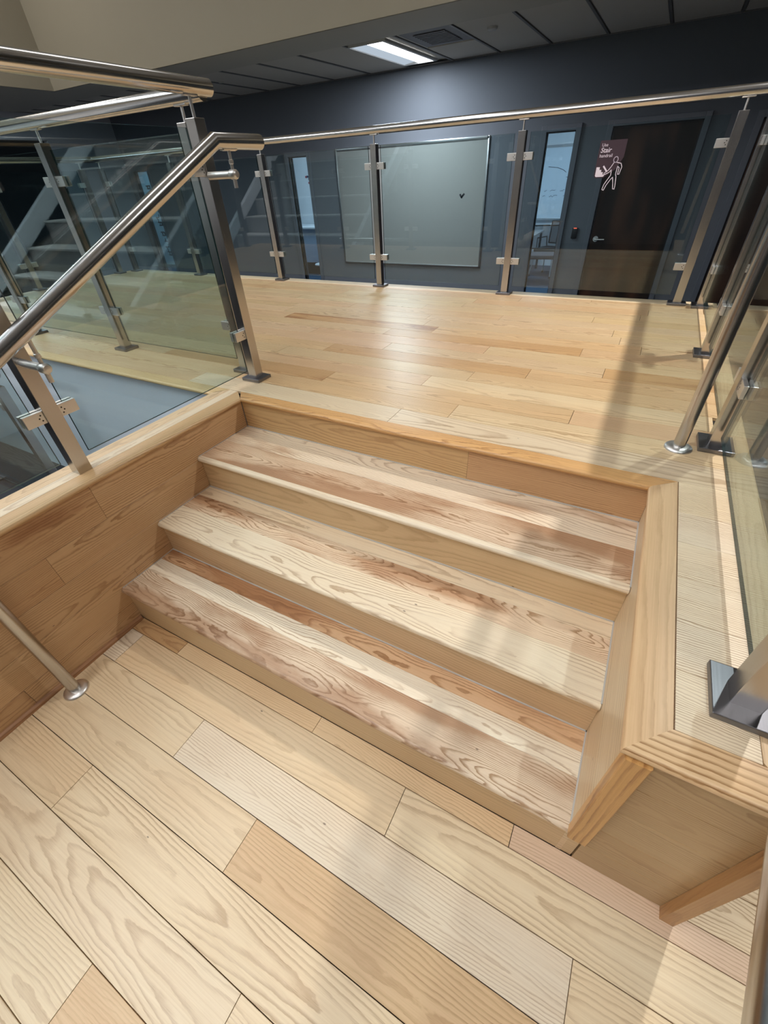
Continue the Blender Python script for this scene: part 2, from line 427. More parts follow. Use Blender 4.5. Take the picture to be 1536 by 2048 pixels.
for i, x0 in enumerate(tx):
    for (y0, y1) in ((4.33, 5.14), (5.14, 6.0)) if abs(x0 + 1.34) < .1 else ((4.33, 6.0),):
        if abs(x0 + 1.95) < .1: continue
        if abs(x0 + 1.34) < .1 and y0 < 5: continue
        k = round(y1 - y0, 3)
        if k not in tile_cache:
            tile_cache[k] = MB().box(-.285, .285, -(k - .03) / 2, (k - .03) / 2, 0, .018).mesh('ceiling_tile'); tile_cache[k].materials.append(TILE)
        o = link('ceiling_tile', tile_cache[k], ceil); o.location = (x0 + .305, (y0 + y1) / 2, CZ + .008)
bars = MB()
for x0 in tx: bars.box(x0 - .012, x0 + .012, 4.33, 6.0, CZ - .001, CZ + .010)
bars.box(-8.5, 10, 5.985, 6.0, CZ - .003, CZ + .008)
for i, x0 in enumerate(tx):
    bars.box(x0 - .012, x0 + .012, 4.33, 5.985, CZ, CZ + .012) if False else None
bo = bars.obj('grid_bars', TBAR, ceil); bo['kind'] = 'stuff'

# ================================================================ PLATFORM (planked)
def rowfill(parent, name, y0, y1, xa_, xb_, joint, L, z, gap=.0020, T=.012, toning=(1, 1, 1)):
    """boards of length L along x in one row, with a butt joint at `joint`"""
    n0 = math.floor((xa_ - joint) / L); xs = joint + n0 * L
    while xs < xb_:
        a = max(xs, xa_); b = min(xs + L, xb_); xs += L
        if b - a < .03: continue
        ln = b - a - gap
        yield board(name, parent, ln, (y1 - y0) - gap, T, frame(*XYZ, ((a + b) / 2, (y0 + y1) / 2, z)), tone=tuple(c * k_ for c, k_ in zip(floor_tone(toning[0] < 1), toning)), grain=random.uniform(.5, .85))

plat = MB().box(-4.06, -.12, .06, 2.49, H - .16, H - .012).box(-.12, 2.0, .03, 2.49, H - .16, H - .012).box(1.80, 2.0, -.83, .03, H - .16, H - .012).obj('floor_platform', DARK, kind='structure')
plat['label'] = 'raised ash plank platform'
MB().box(-4.09, -.15, .03, .05, GZ, H - .025).box(-4.09, -4.07, .05, 2.5, GZ, H - .025).box(-4.09, 2.02, 2.50, 2.52, GZ, H - .025).box(2.01, 2.03, -.84, 2.5, GZ, H - .025).obj('wall_platform_fascia', WALLG, kind='structure')
J = {0: .78, 1: .995, 2: .258, 3: .75, 4: .932, 5: -.012, 6: .317, 7: .885, 8: .173, 9: .455, 10: .34, 11: .29, 12: .77, 13: .145, 14: .41, 15: .45, 16: .764, 17: .065}
P0, PP, PL = .065, .1335, 1.195
for k in range(18):
    y0 = P0 + PP * k; y1 = min(y0 + PP, 2.40)
    for o in rowfill(plat, 'plank', y0, y1, -4.05, 1.963, J[k] - PL * 5, PL, H, toning=(.87, .81, .72)): pass
# planks whose look stands out in the photograph
def nearest_plank(x, y):
    return min([c for c in plat.children if c.name.startswith('plank')], key=lambda c: abs(c.matrix_world.translation.x - x) + abs(c.matrix_world.translation.y - y) * 5)
bpy.context.view_layer.update()
PT = (.88, .83, .75)
for (x, y, tone, gr, ht) in ((1.35, .13, PALE, .9, 0), (.3, .13, lerp(CREAM, PALE, .8), .45, 0), (.5, .27, TAN, .8, .2), (1.6, .53, CREAM, .6, 0), (.2, 1.2, HONEY, .8, .3), (-.3, 1.33, HONEY, .9, .45), (1.4, .93, lerp(TAN, HONEY, .6), .6, .2),
                             (-.2, .8, TAN, .7, .35), (.45, .8, HONEY, .7, .3), (1.2, .27, CREAM, .8, 0), (.2, .4, HONEY, .7, .3), (.9, .4, TAN, .8, .1), (1.7, .93, HONEY, .6, .3)):
    o = nearest_plank(x, y); woodprops(o, tuple(a * b for a, b in zip(tone, PT)), gr * .8, ht)
nearest_plank(1.35, .13)['spacing'] = .014; nearest_plank(1.35, .13)['warp'] = .06
# short planks on the cheek beside the stair
ys = [.065, -.102, -.243, -.383, -.523, -.663, -.800]
for a, b in zip(ys[1:], ys[:-1]):
    board('plank', plat, 1.963 - 1.834, b - a - .0014, .012, frame(*XYZ, ((1.963 + 1.834) / 2, (a + b) / 2, H)), tone=lerp(CREAM, PALE, random.random()), grain=.95, spacing=.006, depth=-.004, yc=.1)
T_ = .022
def edge(parent, p0, ex, ey, L, W, ml, mr, tone, name='edge_board', T=T_, z=H, **kw):
    return profboard(name, parent, nose(W, T), (ml[0], ml[1]), (L + mr[0], mr[1]), frame(ex, ey, (0, 0, 1), (*p0, z)), tone=tone, **kw)
OR = (.66, .40, .18)
# nosing over the top riser, mitred at both ends
edge(plat, (.016, 0), (1, 0, 0), (0, 1, 0), 1.737, .0645, (0, -.85), (0, 1.2), (.70, .40, .16), grain=.8, heart=.2, spacing=.006)
# cheek cap (runs along y, nose faces -x): local x = -y direction so that nose faces -x
edge(plat, (1.753, .0), (0, -1, 0), (1, 0, 0), .878, .0785, (0, -.82), (0, -1.0), (.70, .48, .27), grain=.32, heart=.30, spacing=.016, warp=.05)
# front cap of the cheek
edge(plat, (1.753, -.878), (1, 0, 0), (0, 1, 0), .295, .0775, (0.0, 1.0), (0, -1.0), (.76, .53, .30), grain=1.0, spacing=.013, depth=-.006, yc=.12, warp=.03, taper=.006)
# right side cap
edge(plat, (2.048, -.878), (0, 1, 0), (-1, 0, 0), 3.418, .0835, (0, 1.0), (0, -1.0), TAN, grain=.4)
# far cap
edge(plat, (2.048, 2.54), (-1, 0, 0), (0, -1, 0), 6.15, .1385, (0, .6), (0, -1.0), CREAM, grain=.4)
# left front cap over the grey fascia
edge(plat, (-4.15, -.005), (1, 0, 0), (0, 1, 0), 3.975, .0695, (0, 1), (0, .95), (.72, .52, .27), grain=.5)
edge(plat, (-4.15, 2.54), (0, -1, 0), (1, 0, 0), 2.545, .0985, (0, 1), (0, -1), TAN, grain=.4)

# ================================================================ STAIR SIDE WALL (left) with ledge
wl = MB().box(-.155, -.012, -3.2, .03, GZ, H - .022).obj('wall_stair_side', WALLG, kind='structure')
zs = [0.0, .10, .234, .369, .505, .6575]; wj = [-1.3, -.78, -1.5, -1.005, -.77]
for (z0, z1, j) in zip(zs[:-1], zs[1:], wj):
    n = -3; ylist = []
    a = j - PL * 4
    while a < .014:
        lo = max(a, -3.2); hi = min(a + PL, .014); a += PL
        if hi - lo < .03: continue
        board('plank', wl, hi - lo - .001, z1 - z0 - .001, .012, frame((0, 1, 0), (0, 0, 1), (1, 0, 0), (0, (lo + hi) / 2, (z0 + z1) / 2)),
              tone=lerp((.70, .47, .26), (.60, .37, .19), random.random()), grain=random.uniform(.6, .9), heart=random.choice((0, .2, .4)))
edge(wl, (.016, -3.2), (0, 1, 0), (-1, 0, 0), 3.2, .0745, (0, 0), (0, .85), (.72, .48, .25), grain=.6, T=.0225, spacing=.011)
profboard('edge_board', wl, [(0, 0), (.047, 0), (.047, -.02), (0, -.02)], (0, 0), (3.262, 0), frame((0, 1, 0), (-1, 0, 0), (0, 0, 1), (-.0595, -3.2, H)), tone=(.80, .68, .50), grain=.5, smooth=False)
edge(wl, (-.178, .0), (0, -1, 0), (1, 0, 0), 3.2, .070, (0, -.95), (0, 0), (.78, .58, .36), grain=.45, T=.0225)
q = [(0, 0), (0, .017)] + [(.016 * math.sin(a), .017 * math.cos(a)) for a in (.5, .9, 1.3)] + [(.016, 0)]
qb = profboard('baseboard_left', None, q, (0, 0), (2.33, 0), frame((0, 1, 0), (1, 0, 0), (0, 0, 1), (.0, -3.2, 0)), tone=(.40, .21, .10), grain=.6); qb['kind'] = 'structure'
qb.matrix_basis = frame((0, -1, 0), (1, 0, 0), (0, 0, 1), (.0, -.855, 0)); fixn(qb.data)

# ================================================================ LANDING FLOOR
fl = MB().box(0, 3.1, -3.2, -.62, -.05, -.012).obj('floor', DARK, kind='structure'); fl['label'] = 'ash plank landing at the foot of the stair'
MB().box(2.05, 3.1, -.62, -.60, GZ, -.012).box(3.08, 3.1, -3.2, -.62, GZ, -.012).obj('wall_landing_fascia', WALLG, kind='structure')
rows = [(-.851, -.912, .295), (-.912, -1.052, .09), (-1.052, -1.192, .605), (-1.192, -1.334, .977), (-1.334, -1.475, .385), (-1.475, -1.615, 1.18), (-1.615, -1.755, .818)]
yy = -1.755; k = 0
while yy > -3.2: rows.append((yy, max(yy - .14, -3.2), random.uniform(0, 1))); yy -= .14
fj = {0: .295 - 1.0}
for i, (hi, lo, j) in enumerate(rows):
    L = 1.245 if i > 0 else .68
    for o in rowfill(fl, 'plank', lo, hi, .002, 3.09, j - L * 4, L, 0.0): pass
for (lo, hi) in ((-.851, -.74), (-.74, -.62)):
    for o in rowfill(fl, 'plank', lo, hi, 2.04, 3.09, 1.7, 1.245, 0.0): pass
bpy.context.view_layer.update()
def fplank(x, y):
    return min([c for c in fl.children if c.name.startswith('plank')], key=lambda c: max(0, abs(c.matrix_world.translation.x - x) - c.dimensions.x / 2) + abs(c.matrix_world.translation.y - y) * 5)
PK = dict
for (x, y, tone, gr, ht, kw) in (
    (.15, -.88, OCH, .9, .5, {}), (.5, -.88, TAN, .5, .2, {}), (1.2, -.88, TAN, .6, .2, {}), (1.8, -.88, PINK, .7, .3, {}),
    (.04, -.98, PALE, .8, 0, {}), (.6, -.98, lerp(CREAM, TAN, .55), .45, 0, PK(spacing=.011, taper=.03)), (1.9, -.98, CREAM, .75, 0, PK(spacing=.012)),
    (.3, -1.12, lerp(CREAM, TAN, .3), .55, 0, PK(spacing=.012, warp=.08)), (1.2, -1.12, PALE, .75, 0, PK(spacing=.008, depth=-.004)), (2.2, -1.12, CREAM, .6, 0, {}),
    (.5, -1.26, lerp(CREAM, TAN, .35), .5, 0, PK(spacing=.013, warp=.09)), (1.4, -1.26, lerp(TAN, HONEY, .5), .7, .1, PK(spacing=.010)), (2.4, -1.26, TAN, .6, 0, {}),
    (.2, -1.40, lerp(CREAM, TAN, .4), .6, 0, PK(spacing=.010)), (1.0, -1.40, CREAM, .95, 0, PK(spacing=.013, warp=.05, taper=.06, yc=0, depth=-.03)), 
    (.6, -1.54, lerp(CREAM, PALE, .3), .7, 0, PK(spacing=.013, warp=.10)), (1.5, -1.54, CREAM, .5, 0, {}),
    (.5, -1.68, CREAM, .55, 0, PK(spacing=.010)), (1.1, -1.68, lerp(TAN, HONEY, .4), .35, 0, {})):
    woodprops(fplank(x, y), tone, gr * .72, ht, **kw)

# ================================================================ STAIRCASE
st = empty('staircase', (0, 0, 0)); tag(st, 'three ash wood steps with rounded nosings rising from the landing to the platform', 'stairs')
W = 1.769; O = .016
TR = [(.5247, -.3188, O), (.3593, -.6106, O - .3188), (.1948, -.8663, O - .6106)]
def tread(z, yn, yb, boards):
    """boards listed from the nose backwards: (y0, y1, tone, props)"""
    tr = None
    for i, (y0, y1, tone, kw) in enumerate(boards):
        if i == 0:
            o = profboard('tread', st, nose(y1 - y0, .024), (0, 0), (W - .003, 0), frame(*XYZ, (.0015, y0, z)), tone=tone, **kw); tr = o
        else:
            o = board('tread_board', tr, W - .003, y1 - y0 - .0004, .024, frame(*XYZ, (W / 2, (y0 + y1) / 2, z)), tone=tone, **kw)
tread(.5247, -.3188, O, [
    (-.3188, -.295, (.86, .74, .56), dict(grain=.35, spacing=.01)),
    (-.295, -.140, (.76, .58, .41), dict(grain=.95, heart=.56, sharp=.5, spacing=.0072, warp=.10, taper=.03, yc=.0, depth=-.02, seed=.31)),
    (-.140, O + .004, (.86, .73, .56), dict(grain=.75, heart=.40, sharp=.5, spacing=.010, warp=.10, seed=.55))])
tread(.3593, -.6106, O - .3188, [
    (-.6106, -.47, (.87, .75, .56), dict(grain=.75, sharp=.5, spacing=.011, warp=.12, seed=.21)),
    (-.47, -.375, (.80, .63, .45), dict(grain=1.0, heart=.53, sharp=.5, spacing=.0068, warp=.16, taper=.02, depth=-.02, seed=.48)),
    (-.375, O - .3148, (.84, .69, .49), dict(grain=.7, heart=.35, sharp=.5, spacing=.010, seed=.4))])
tread(.1948, -.8663, O - .6106, [
    (-.8663, -.735, (.78, .64, .48), dict(grain=1.0, heart=.53, sharp=.45, spacing=.0075, warp=.16, taper=.02, depth=-.02, yc=0.02, seed=.63)),
    (-.735, -.662, (.90, .81, .65), dict(grain=1.0, heart=0, sharp=.6, spacing=.010, warp=.15, seed=.12)),
    (-.662, O - .6066, (.70, .46, .27), dict(grain=1.0, heart=.52, spacing=.008, warp=.12, seed=.9))])
RT = (.60, .42, .22)
def riser(y, z0, z1, segs):
    for (x0, x1, tone, kw) in segs:
        board('riser', st, x1 - x0 - .001, z1 - z0 - .001, .014, frame((1, 0, 0), (0, 0, 1), (0, -1, 0), ((x0 + x1) / 2, y, (z0 + z1) / 2)), tone=tone, **kw)
riser(O, .5247, H - .022, [(.001, 1.155, (.64, .42, .20), dict(grain=.55, spacing=.012, warp=.08)), (1.155, W, (.60, .37, .19), dict(grain=.6, heart=.3))])
riser(O - .3188, .3593, .5247 - .024, [(.001, W, (.66, .48, .27), dict(grain=.35, spacing=.014))])
riser(O - .6106, .1948, .3593 - .024, [(.001, W, (.66, .47, .27), dict(grain=.4, spacing=.014))])
riser(O - .8663, .0, .1948 - .024, [(.001, W + .04, (.62, .45, .25), dict(grain=.4, spacing=.014))])
# white sealant beads
cb = MB()
for y, z in ((O, .5247), (O - .3188, .3593), (O - .6106, .1948)):
    cb.box(.0, W, y - .004, y, z, z + .003)
cb.obj('sealant_bead', CAULK, st)
for (z, yn, yb) in TR:
    MB().box(W - .0035, W, yn + .012, yb, z, z + .003).obj('side_bead', CAULK, st)
    MB().box(0, .0025, yn + .012, yb, z, z + .002).obj('side_bead', CAULK, st)
MB().box(0.02, W - .01, -.84, -.01, 0.0, .16).obj('carriage', DARK, st)

# ================================================================ CHEEK WALL (right)
wr = MB().box(1.783, 2.03, -.838, -.02, GZ, H - .022).obj('wall_cheek', DARK, kind='structure')
for z0, z1, tone in ((.0, .40, (.70, .53, .33)), (.40, .6575, (.72, .56, .36))):
    board('plank', wr, .866, z1 - z0 - .0006, .013, frame((0, -1, 0), (0, 0, 1), (-1, 0, 0), (W, -.418, (z0 + z1) / 2)), tone=tone, grain=.5, spacing=.02, depth=-.003, warp=.02, taper=.004)
EZ = [.0, .127, .254, .385, .515, .6575]
for i, (z0, z1) in enumerate(zip(EZ[:-1], EZ[1:])):
    x0 = 1.812
    board('plank', wr, 2.045 - x0 - .0006, z1 - z0 - .0012, .012, frame((1, 0, 0), (0, 0, 1), (0, -1, 0), ((2.045 + x0) / 2, -.853, (z0 + z1) / 2)), tone=lerp((.54, .38, .20), (.46, .31, .155), random.random()), grain=.5, heart=.1 if i == 4 else 0)
profboard('corner_trim', wr, [(0, 0), (.002, .003), (.042, .003), (.045, 0), (.045, -.026), (0, -.026)], (0, 0), (.6575 - .196, 0), frame((0, 0, 1), (1, 0, 0), (0, -1, 0), (1.764, -.879, .196)), smooth=False, tone=(.64, .36, .13), grain=1.0, spacing=.017, depth=-.004, yc=.12, taper=.012, warp=.02)
profboard('corner_trim', wr, [(0, 0), (.030, .0), (.030, -.026), (0, -.026)], (0, 0), (.6575, 0), frame((0, 0, 1), (1, 0, 0), (0, -1, 0), (2.026, -.880, 0)), smooth=False, tone=(.46, .25, .10), grain=.9, spacing=.012, depth=-.03, taper=.05)

# ================================================================ RAILINGS
def base_of(o, p):
    o.matrix_parent_inverse = Matrix.Translation(-Vector(p)); return o
POST_C = {}
def make_post(root, x, y, z0=H, along='y', plate=True, cl=(1, 1), hpost=.985, zr=1.745, ps=.025, plate_sz=(.056, .048)):
    """square post with clamps. cl: clamps on minus / plus side along the run"""
    key = (along, plate, cl, round(hpost, 3), round(zr, 3), plate_sz)
    if key not in POST_C:
        D = {}
        D['post'] = MB().box(-ps, ps, -ps, ps, .0, hpost, c=.0018).mesh('post'); D['post'].materials.append(STEEL)
        a, b = plate_sz if along == 'y' else plate_sz
        D['base_plate'] = MB().box(-a, a, -b, b, .0, .016, c=.002).mesh('base_plate'); D['base_plate'].materials.append(PLATE)
        for sgn in (-1, 1):
            c = MB()
            u0, u1 = (ps, ps + .062) if sgn > 0 else (-ps - .062, -ps)
            for s2 in (-1, 1):
                v0, v1 = (.0046, .0185) if s2 > 0 else (-.0185, -.0046)
                if along == 'y': c.box(v0, v1, u0, u1, -.021, .021, c=.0015)
                else: c.box(u0, u1, v0, v1, -.021, .021, c=.0015)
                for (du, dz) in ((.010, .009), (.010, -.009), (.017, 0)):
                    uu = sgn * (ps + du)
                    pr_ = [(.0, .0), (.0028, .0), (.0028, .0004)]
                    o3 = (s2 * .0187 if along == 'y' else uu, uu if along == 'y' else s2 * .0187, dz)
                    c.lathe([(.0, .0003 * s2), (.0026, .0003 * s2), (.0028, 0)], o3, 8, 1, 'x' if along == 'y' else 'y')
            m = c.mesh('glass_clamp'); m.materials.append(CHROME); m.materials.append(RECESS); D['clamp%d' % sgn] = m
        D['pin'] = MB().tube([(0, 0, hpost), (0, 0, zr - z0 - .018)], .006, 12).mesh('rail_pin', True); D['pin'].materials.append(CHROME)
        s = MB()
        if along == 'y': s.box(-.012, .012, -.032, .032, -.0285, -.0225, c=.002)
        else: s.box(-.032, .032, -.012, .012, -.0285, -.0225, c=.002)
        D['saddle'] = s.mesh('saddle', True); D['saddle'].materials.append(CHROME)
        POST_C[key] = D
    D = POST_C[key]
    p = link('post', D['post'], root); base_of(p, root.location); p.location = (x, y, z0)
    if plate: b = link('base_plate', D['base_plate'], p)
    for sgn, on in ((-1, cl[0]), (1, cl[1])):
        if on:
            for zc in (.230, .852):
                c = link('glass_clamp', D['clamp%d' % sgn], p); c.location = (0, 0, zc)
    link('rail_pin', D['pin'], p)
    s = link('saddle', D['saddle'], p); s.location = (0, 0, zr - z0)
    return p
def glass_panel(root, x0, x1, y0, y1, z0=.737, z1=1.655):
    m = MB(); m.box(x0, x1, y0, y1, z0, z1)
    me = m.mesh('glass_panel'); me.materials.append(GLASS); me.materials.append(GEDGE)
    thin = 0 if (x1 - x0) < (y1 - y0) else 1
    for p in me.polygons:
        p.material_index = 0 if abs(p.normal[thin]) > .9 else 1
    o = link('glass_panel', me, root); base_of(o, root.location); return o
def rail(root, pts, r, mat, name='top_rail'):
    o = MB().tube(pts, r, 28).obj(name, mat, root, True); base_of(o, root.location); return o
ZR = 1.745; RR = .0262; g2 = .031 + .025 - .0
def run(name, label, along, fixed, posts, z0=H, ext=(0, 0), plates=None, clamps=None, gz=(.737, 1.655), rail_ends=None, mat=None, zr=ZR, rl=True, hp=.985, psz=(.056, .048)):
    loc = (fixed, posts[0], z0) if along == 'y' else (posts[0], fixed, z0)
    root = empty(name, loc); tag(root, label, 'railing')
    n = len(posts)
    for i, q_ in enumerate(posts):
        c = (1 if (i > 0 or ext[0]) else 0, 1 if (i < n - 1 or ext[1]) else 0)
        pl_ = True if plates is None else plates[i]
        x, y = (fixed, q_) if along == 'y' else (q_, fixed)
        make_post(root, x, y, z0, along, pl_, c, zr=zr, hpost=hp, plate_sz=psz)
    ivs = [(posts[i] + .053, posts[i + 1] - .053) for i in range(n - 1)]
    if ext[0]: ivs.append((posts[0] - ext[0], posts[0] - .053))
    if ext[1]: ivs.append((posts[-1] + .053, posts[-1] + ext[1]))
    for a, b in ivs:
        if along == 'y': glass_panel(root, fixed - .0042, fixed + .0042, a, b, *gz)
        else: glass_panel(root, a, b, fixed - .0042, fixed + .0042, *gz)
    a, b = rail_ends or (posts[0] - .03, posts[-1] + .03)
    if rl: rail(root, [(fixed, a, zr), (fixed, b, zr)] if along == 'y' else [(a, fixed, zr), (b, fixed, zr)], RR, mat or (STEEL_Y if along == 'y' else STEEL_X))
    return root
run('glass_railing', 'glass railing on the ledge beside the stair, with one post standing without a base plate', 'y', -.082, [-2.65, -1.69, -.728, .230], plates=[False, False, False, True], rail_ends=(-2.9, .335), zr=1.772, hp=1.003)
run('glass_railing', 'glass railing across the platform edge above the grey painted drop', 'x', .305, [-3.33, -2.29, -1.252, -.217], rail_ends=(-4.09, -.09), zr=1.760, hp=1.003)
run('glass_railing', 'long glass railing along the far edge of the platform carrying the stair sign', 'x', 2.43, [-4.0, -2.88, -1.70, -.550, .592, 1.80], rail_ends=(-4.11, 1.966))
run('glass_railing', 'glass railing beside the stair cheek, with a round pole next to one base plate', 'y', 1.94, [-.685, .356, 1.372, 2.40], rail_ends=(-.85, 2.44), psz=(.053, .061))
run('glass_railing', 'glass railing closing the end of the platform opposite the stair cheek', 'y', -4.085, [.36, 1.30, 2.26], rail_ends=(.30, 2.45))
run('glass_railing', 'low glass railing standing on the charcoal carpet below the stair ledge', 'x', -.345, [-2.75, -1.57], z0=GZ, gz=(-.30, .615), zr=.705, rail_ends=(-2.8, -1.50))

# --- handrails
def handrail(x, name, label, y_bend=.150, y_end=.392, y_low=-1.62, pole_y=None, brackets=(), sl=.468):
    zt = 1.608
    zf = lambda y: zt + sl * (y - y_bend)
    root = empty(name, (x, y_bend, 0 if pole_y is None or pole_y < -.8 else H)); tag(root, label, 'handrail')
    low = Vector((x, y_low, zf(y_low)))
    rail(root, [low, (x, y_bend, zt), (x, y_end, zt)], .0248, STEEL_Y, 'handrail_tube')
    if pole_y is not None:
        zb = 0.0 if pole_y < -.8 else H
        ztop = (zf(pole_y) if pole_y < y_bend else zt) - .012
        base_of(MB().tube([(x, pole_y, zb), (x, pole_y, ztop)], .0195, 28).obj('support_pole', STEEL, root, True), root.location)
        fp = [(0.0, .014), (.0195, .014), (.030, .013), (.040, .009), (.044, .004), (.0445, 0)]
        base_of(MB().lathe(fp, (x, pole_y, zb), 36).obj('flange', CHROME, root, True), root.location)
    for (px, py, zb) in brackets:
        zr_ = zf(py) if py < y_bend else zt
        b = MB().tube([(px, py, zb), (x + .002, py, zb)], .0125, 18).lathe([(.0, .020), (.011, .019), (.0155, .012), (.0155, -.012), (.011, -.019), (0, -.020)], (x, py, zb), 20, 0, 'x')
        b.tube([(x, py, zb - .042), (x, py, zb + .0)], .0075, 14)
        b.tube([(x, py, zb), (x, py, zr_ - .020)], .0058, 14)
        b.lathe([(.0058, 0), (.0085, .002), (.0085, .012), (.0058, .014)], (x, py, zb + .030), 16)
        a = math.atan(sl) if py < y_bend - .05 else 0
        dv = Vector((0, math.cos(a), math.sin(a)))
        c = Vector((x, py, zr_ - .0235)); 
        b.tube([c - dv * .034, c + dv * .034], .0045, 10).tube([c - dv * .034 + Vector((.008, 0, .001)), c + dv * .034 + Vector((.008, 0, .001))], .004, 10).tube([c - dv * .034 - Vector((.008, 0, -.001)), c + dv * .034 - Vector((.008, 0, -.001))], .004, 10)
        base_of(b.obj('bracket', CHROME, root, True), root.location)
    return root
handrail(.072, 'handrail', 'tubular steel handrail sloping down past the ledge railing beside the steps', pole_y=-1.199, brackets=((-.058, .213, 1.512), (-.058, -.735, 1.085)), y_low=-1.75)
handrail(1.829, 'handrail', 'tubular steel handrail by the stair cheek whose round pole stands on a disc flange', pole_y=.293, y_low=-1.62, y_bend=-.055, sl=.588)

# ================================================================ FAR WALL THINGS
def mono(mb, name, mats, label, cat, smooth=False, **kw):
    o = mb.obj(name, mats, None, smooth); tag(o, label, cat, **kw); return o
wbr = empty('whiteboard', (-2.0, WY, .266)); tag(wbr, 'wide wall-mounted whiteboard with aluminium frame and a small ink mark', 'whiteboard')
base_of(MB().box(-3.235, -.78, WY - .014, WY - .002, .28, 1.795).obj('writing_surface', BOARDW, wbr), wbr.location)
for b4 in ((-3.25, -3.228, .266, 1.812), (-.787, -.765, .266, 1.812)): base_of(MB().box(b4[0], b4[1], WY - .022, WY - .001, b4[2], b4[3], c=.003).obj('frame_side', ALU, wbr, True), wbr.location)
base_of(MB().box(-3.228, -.787, WY - .022, WY - .001, 1.776, 1.812, c=.003).obj('frame_top', ALU, wbr, True), wbr.location)
base_of(MB().box(-3.228, -.787, WY - .028, WY - .001, .262, .284, c=.003).obj('frame_bottom', ALU, wbr, True), wbr.location)
base_of(MB().box(-.80, -.775, WY - .026, WY - .001, 1.785, 1.803).obj('corner_clip', BLACK, wbr), wbr.location)
def stroke(pts, r, y, th=.001):
    m = MB()
    for (a, b) in zip(pts[:-1], pts[1:]):
        d = Vector((b[0] - a[0], 0, b[1] - a[1])); d.normalize(); nn = Vector((d.z, 0, -d.x)) * r; d = d * r * .6
        A = Vector((a[0], y, a[1])) - d; B = Vector((b[0], y, b[1])) + d
        m.add([A - nn, A + nn, B + nn, B - nn, A - nn + Vector((0, -th, 0)), A + nn + Vector((0, -th, 0)), B + nn + Vector((0, -th, 0)), B - nn + Vector((0, -th, 0))], [(0, 1, 2, 3), (4, 7, 6, 5), (0, 4, 5, 1), (1, 5, 6, 2), (2, 6, 7, 3), (3, 7, 4, 0)])
    return m
hk = MB()
for pts in ([(-1.145, 1.185), (-1.122, 1.150), (-1.105, 1.172), (-1.085, 1.19)],): 
    s_ = stroke(pts, .012, WY - .0145); hk.add(s_.v, s_.f)
base_of(hk.obj('ink_mark', INK, wbr), wbr.location)
cr = empty('card_reader', (.537, WY, .715)); tag(cr, 'small black card reader with a red light beside the door', 'card reader')
base_of(MB().box(.502, .575, WY - .022, WY - .001, .655, .782, c=.006).obj('reader_body', BLACK, cr, True), cr.location)
base_of(MB().box(.520, .560, WY - .0235, WY - .021, .770, .780).obj('indicator_light', LED, cr), cr.location)

# stair sign: plum vinyl on the glass, with lettering and figure
SY = 2.422
sg = empty('stair_sign', (1.17, SY, 1.33)); tag(sg, 'plum stair safety decal on the far glass reading Use Stair handrail', 'sign')
sx = lambda u: 1.090 + .165 * u          # u 0..1 across
# backing: rectangle with lower-left rounded lobe, then right part follows the walker
pts = [(1.090, 1.412), (1.094, 1.402), (1.104, 1.396), (1.152, 1.396), (1.155, 1.40), (1.215, 1.44), (1.245, 1.497), (1.245, 1.582), (1.092, 1.582)]
bk = MB(); n_ = len(pts)
bk.add([(a, SY - .0008, b) for a, b in pts] + [(a, SY, b) for a, b in pts], [tuple(range(n_)), tuple(range(n_, 2 * n_))[::-1]] + [(i, (i + 1) % n_, (i + 1) % n_ + n_, i + n_)[::-1] for i in range(n_)])
base_of(bk.obj('decal_backing', STICK, sg), sg.location)
def text(body, x, z, size, parent, bold=False):
    cu_ = bpy.data.curves.new('lettering', 'FONT'); cu_.body = body; cu_.size = size; cu_.extrude = .0004
    if bold: cu_.offset = size * .012
    cu_.shear = .15 if bold else 0
    o = bpy.data.objects.new('tmp', cu_); COL.objects.link(o)
    bpy.context.view_layer.update()
    me_ = bpy.data.meshes.new_from_object(o); bpy.data.objects.remove(o); me_.materials.clear(); me_.materials.append(STICKW)
    t = link('lettering', me_, parent); t.matrix_basis = frame((1, 0, 0), (0, 0, 1), (0, -1, 0), (x, SY - .0016, z)); t.matrix_parent_inverse = Matrix.Translation(-Vector(parent.location)); return t
text('Use', 1.104, 1.553, .023, sg); text('Stair', 1.102, 1.524, .034, sg, True); text('handrail', 1.101, 1.500, .024, sg)
stp = MB(); fpts = [(1.098, 1.408), (1.098, 1.452), (1.118, 1.452), (1.118, 1.438), (1.130, 1.438), (1.130, 1.426), (1.142, 1.426), (1.142, 1.414), (1.153, 1.414), (1.153, 1.408), (1.148, 1.402), (1.104, 1.402)]
stp.add([(a, SY - .0012, b) for a, b in fpts] + [(a, SY - .0018, b) for a, b in fpts], [tuple(range(12)), tuple(range(12, 24))] + [(i, (i + 1) % 12, (i + 1) % 12 + 12, i + 12) for i in range(12)])
base_of(stp.obj('step_icon', STICKW, sg), sg.location)
base_of(stroke([(1.139, 1.455), (1.162, 1.430)], .0042, SY - .0012).obj('rail_icon', STICKW, sg), sg.location)
w_ = MB(); hd = [(1.203 + .0125 * math.cos(i * math.pi / 8), 1.486 + .014 * math.sin(i * math.pi / 8)) for i in range(17)]
outline = [(1.196, 1.472), (1.185, 1.452), (1.170, 1.432), (1.150, 1.420), (1.152, 1.412), (1.180, 1.424), (1.190, 1.436), (1.192, 1.408), (1.178, 1.386), (1.164, 1.362), (1.158, 1.336), (1.168, 1.332), (1.178, 1.358), (1.196, 1.386), (1.207, 1.398), (1.216, 1.366), (1.222, 1.338), (1.232, 1.336), (1.232, 1.352), (1.226, 1.400), (1.220, 1.412), (1.222, 1.452), (1.233, 1.444), (1.231, 1.412), (1.240, 1.412), (1.247, 1.448), (1.238, 1.466), (1.207, 1.473)]
for pl_ in (hd, outline):
    s_ = stroke(pl_, .0021, SY - .0022); w_.add(s_.v, s_.f)
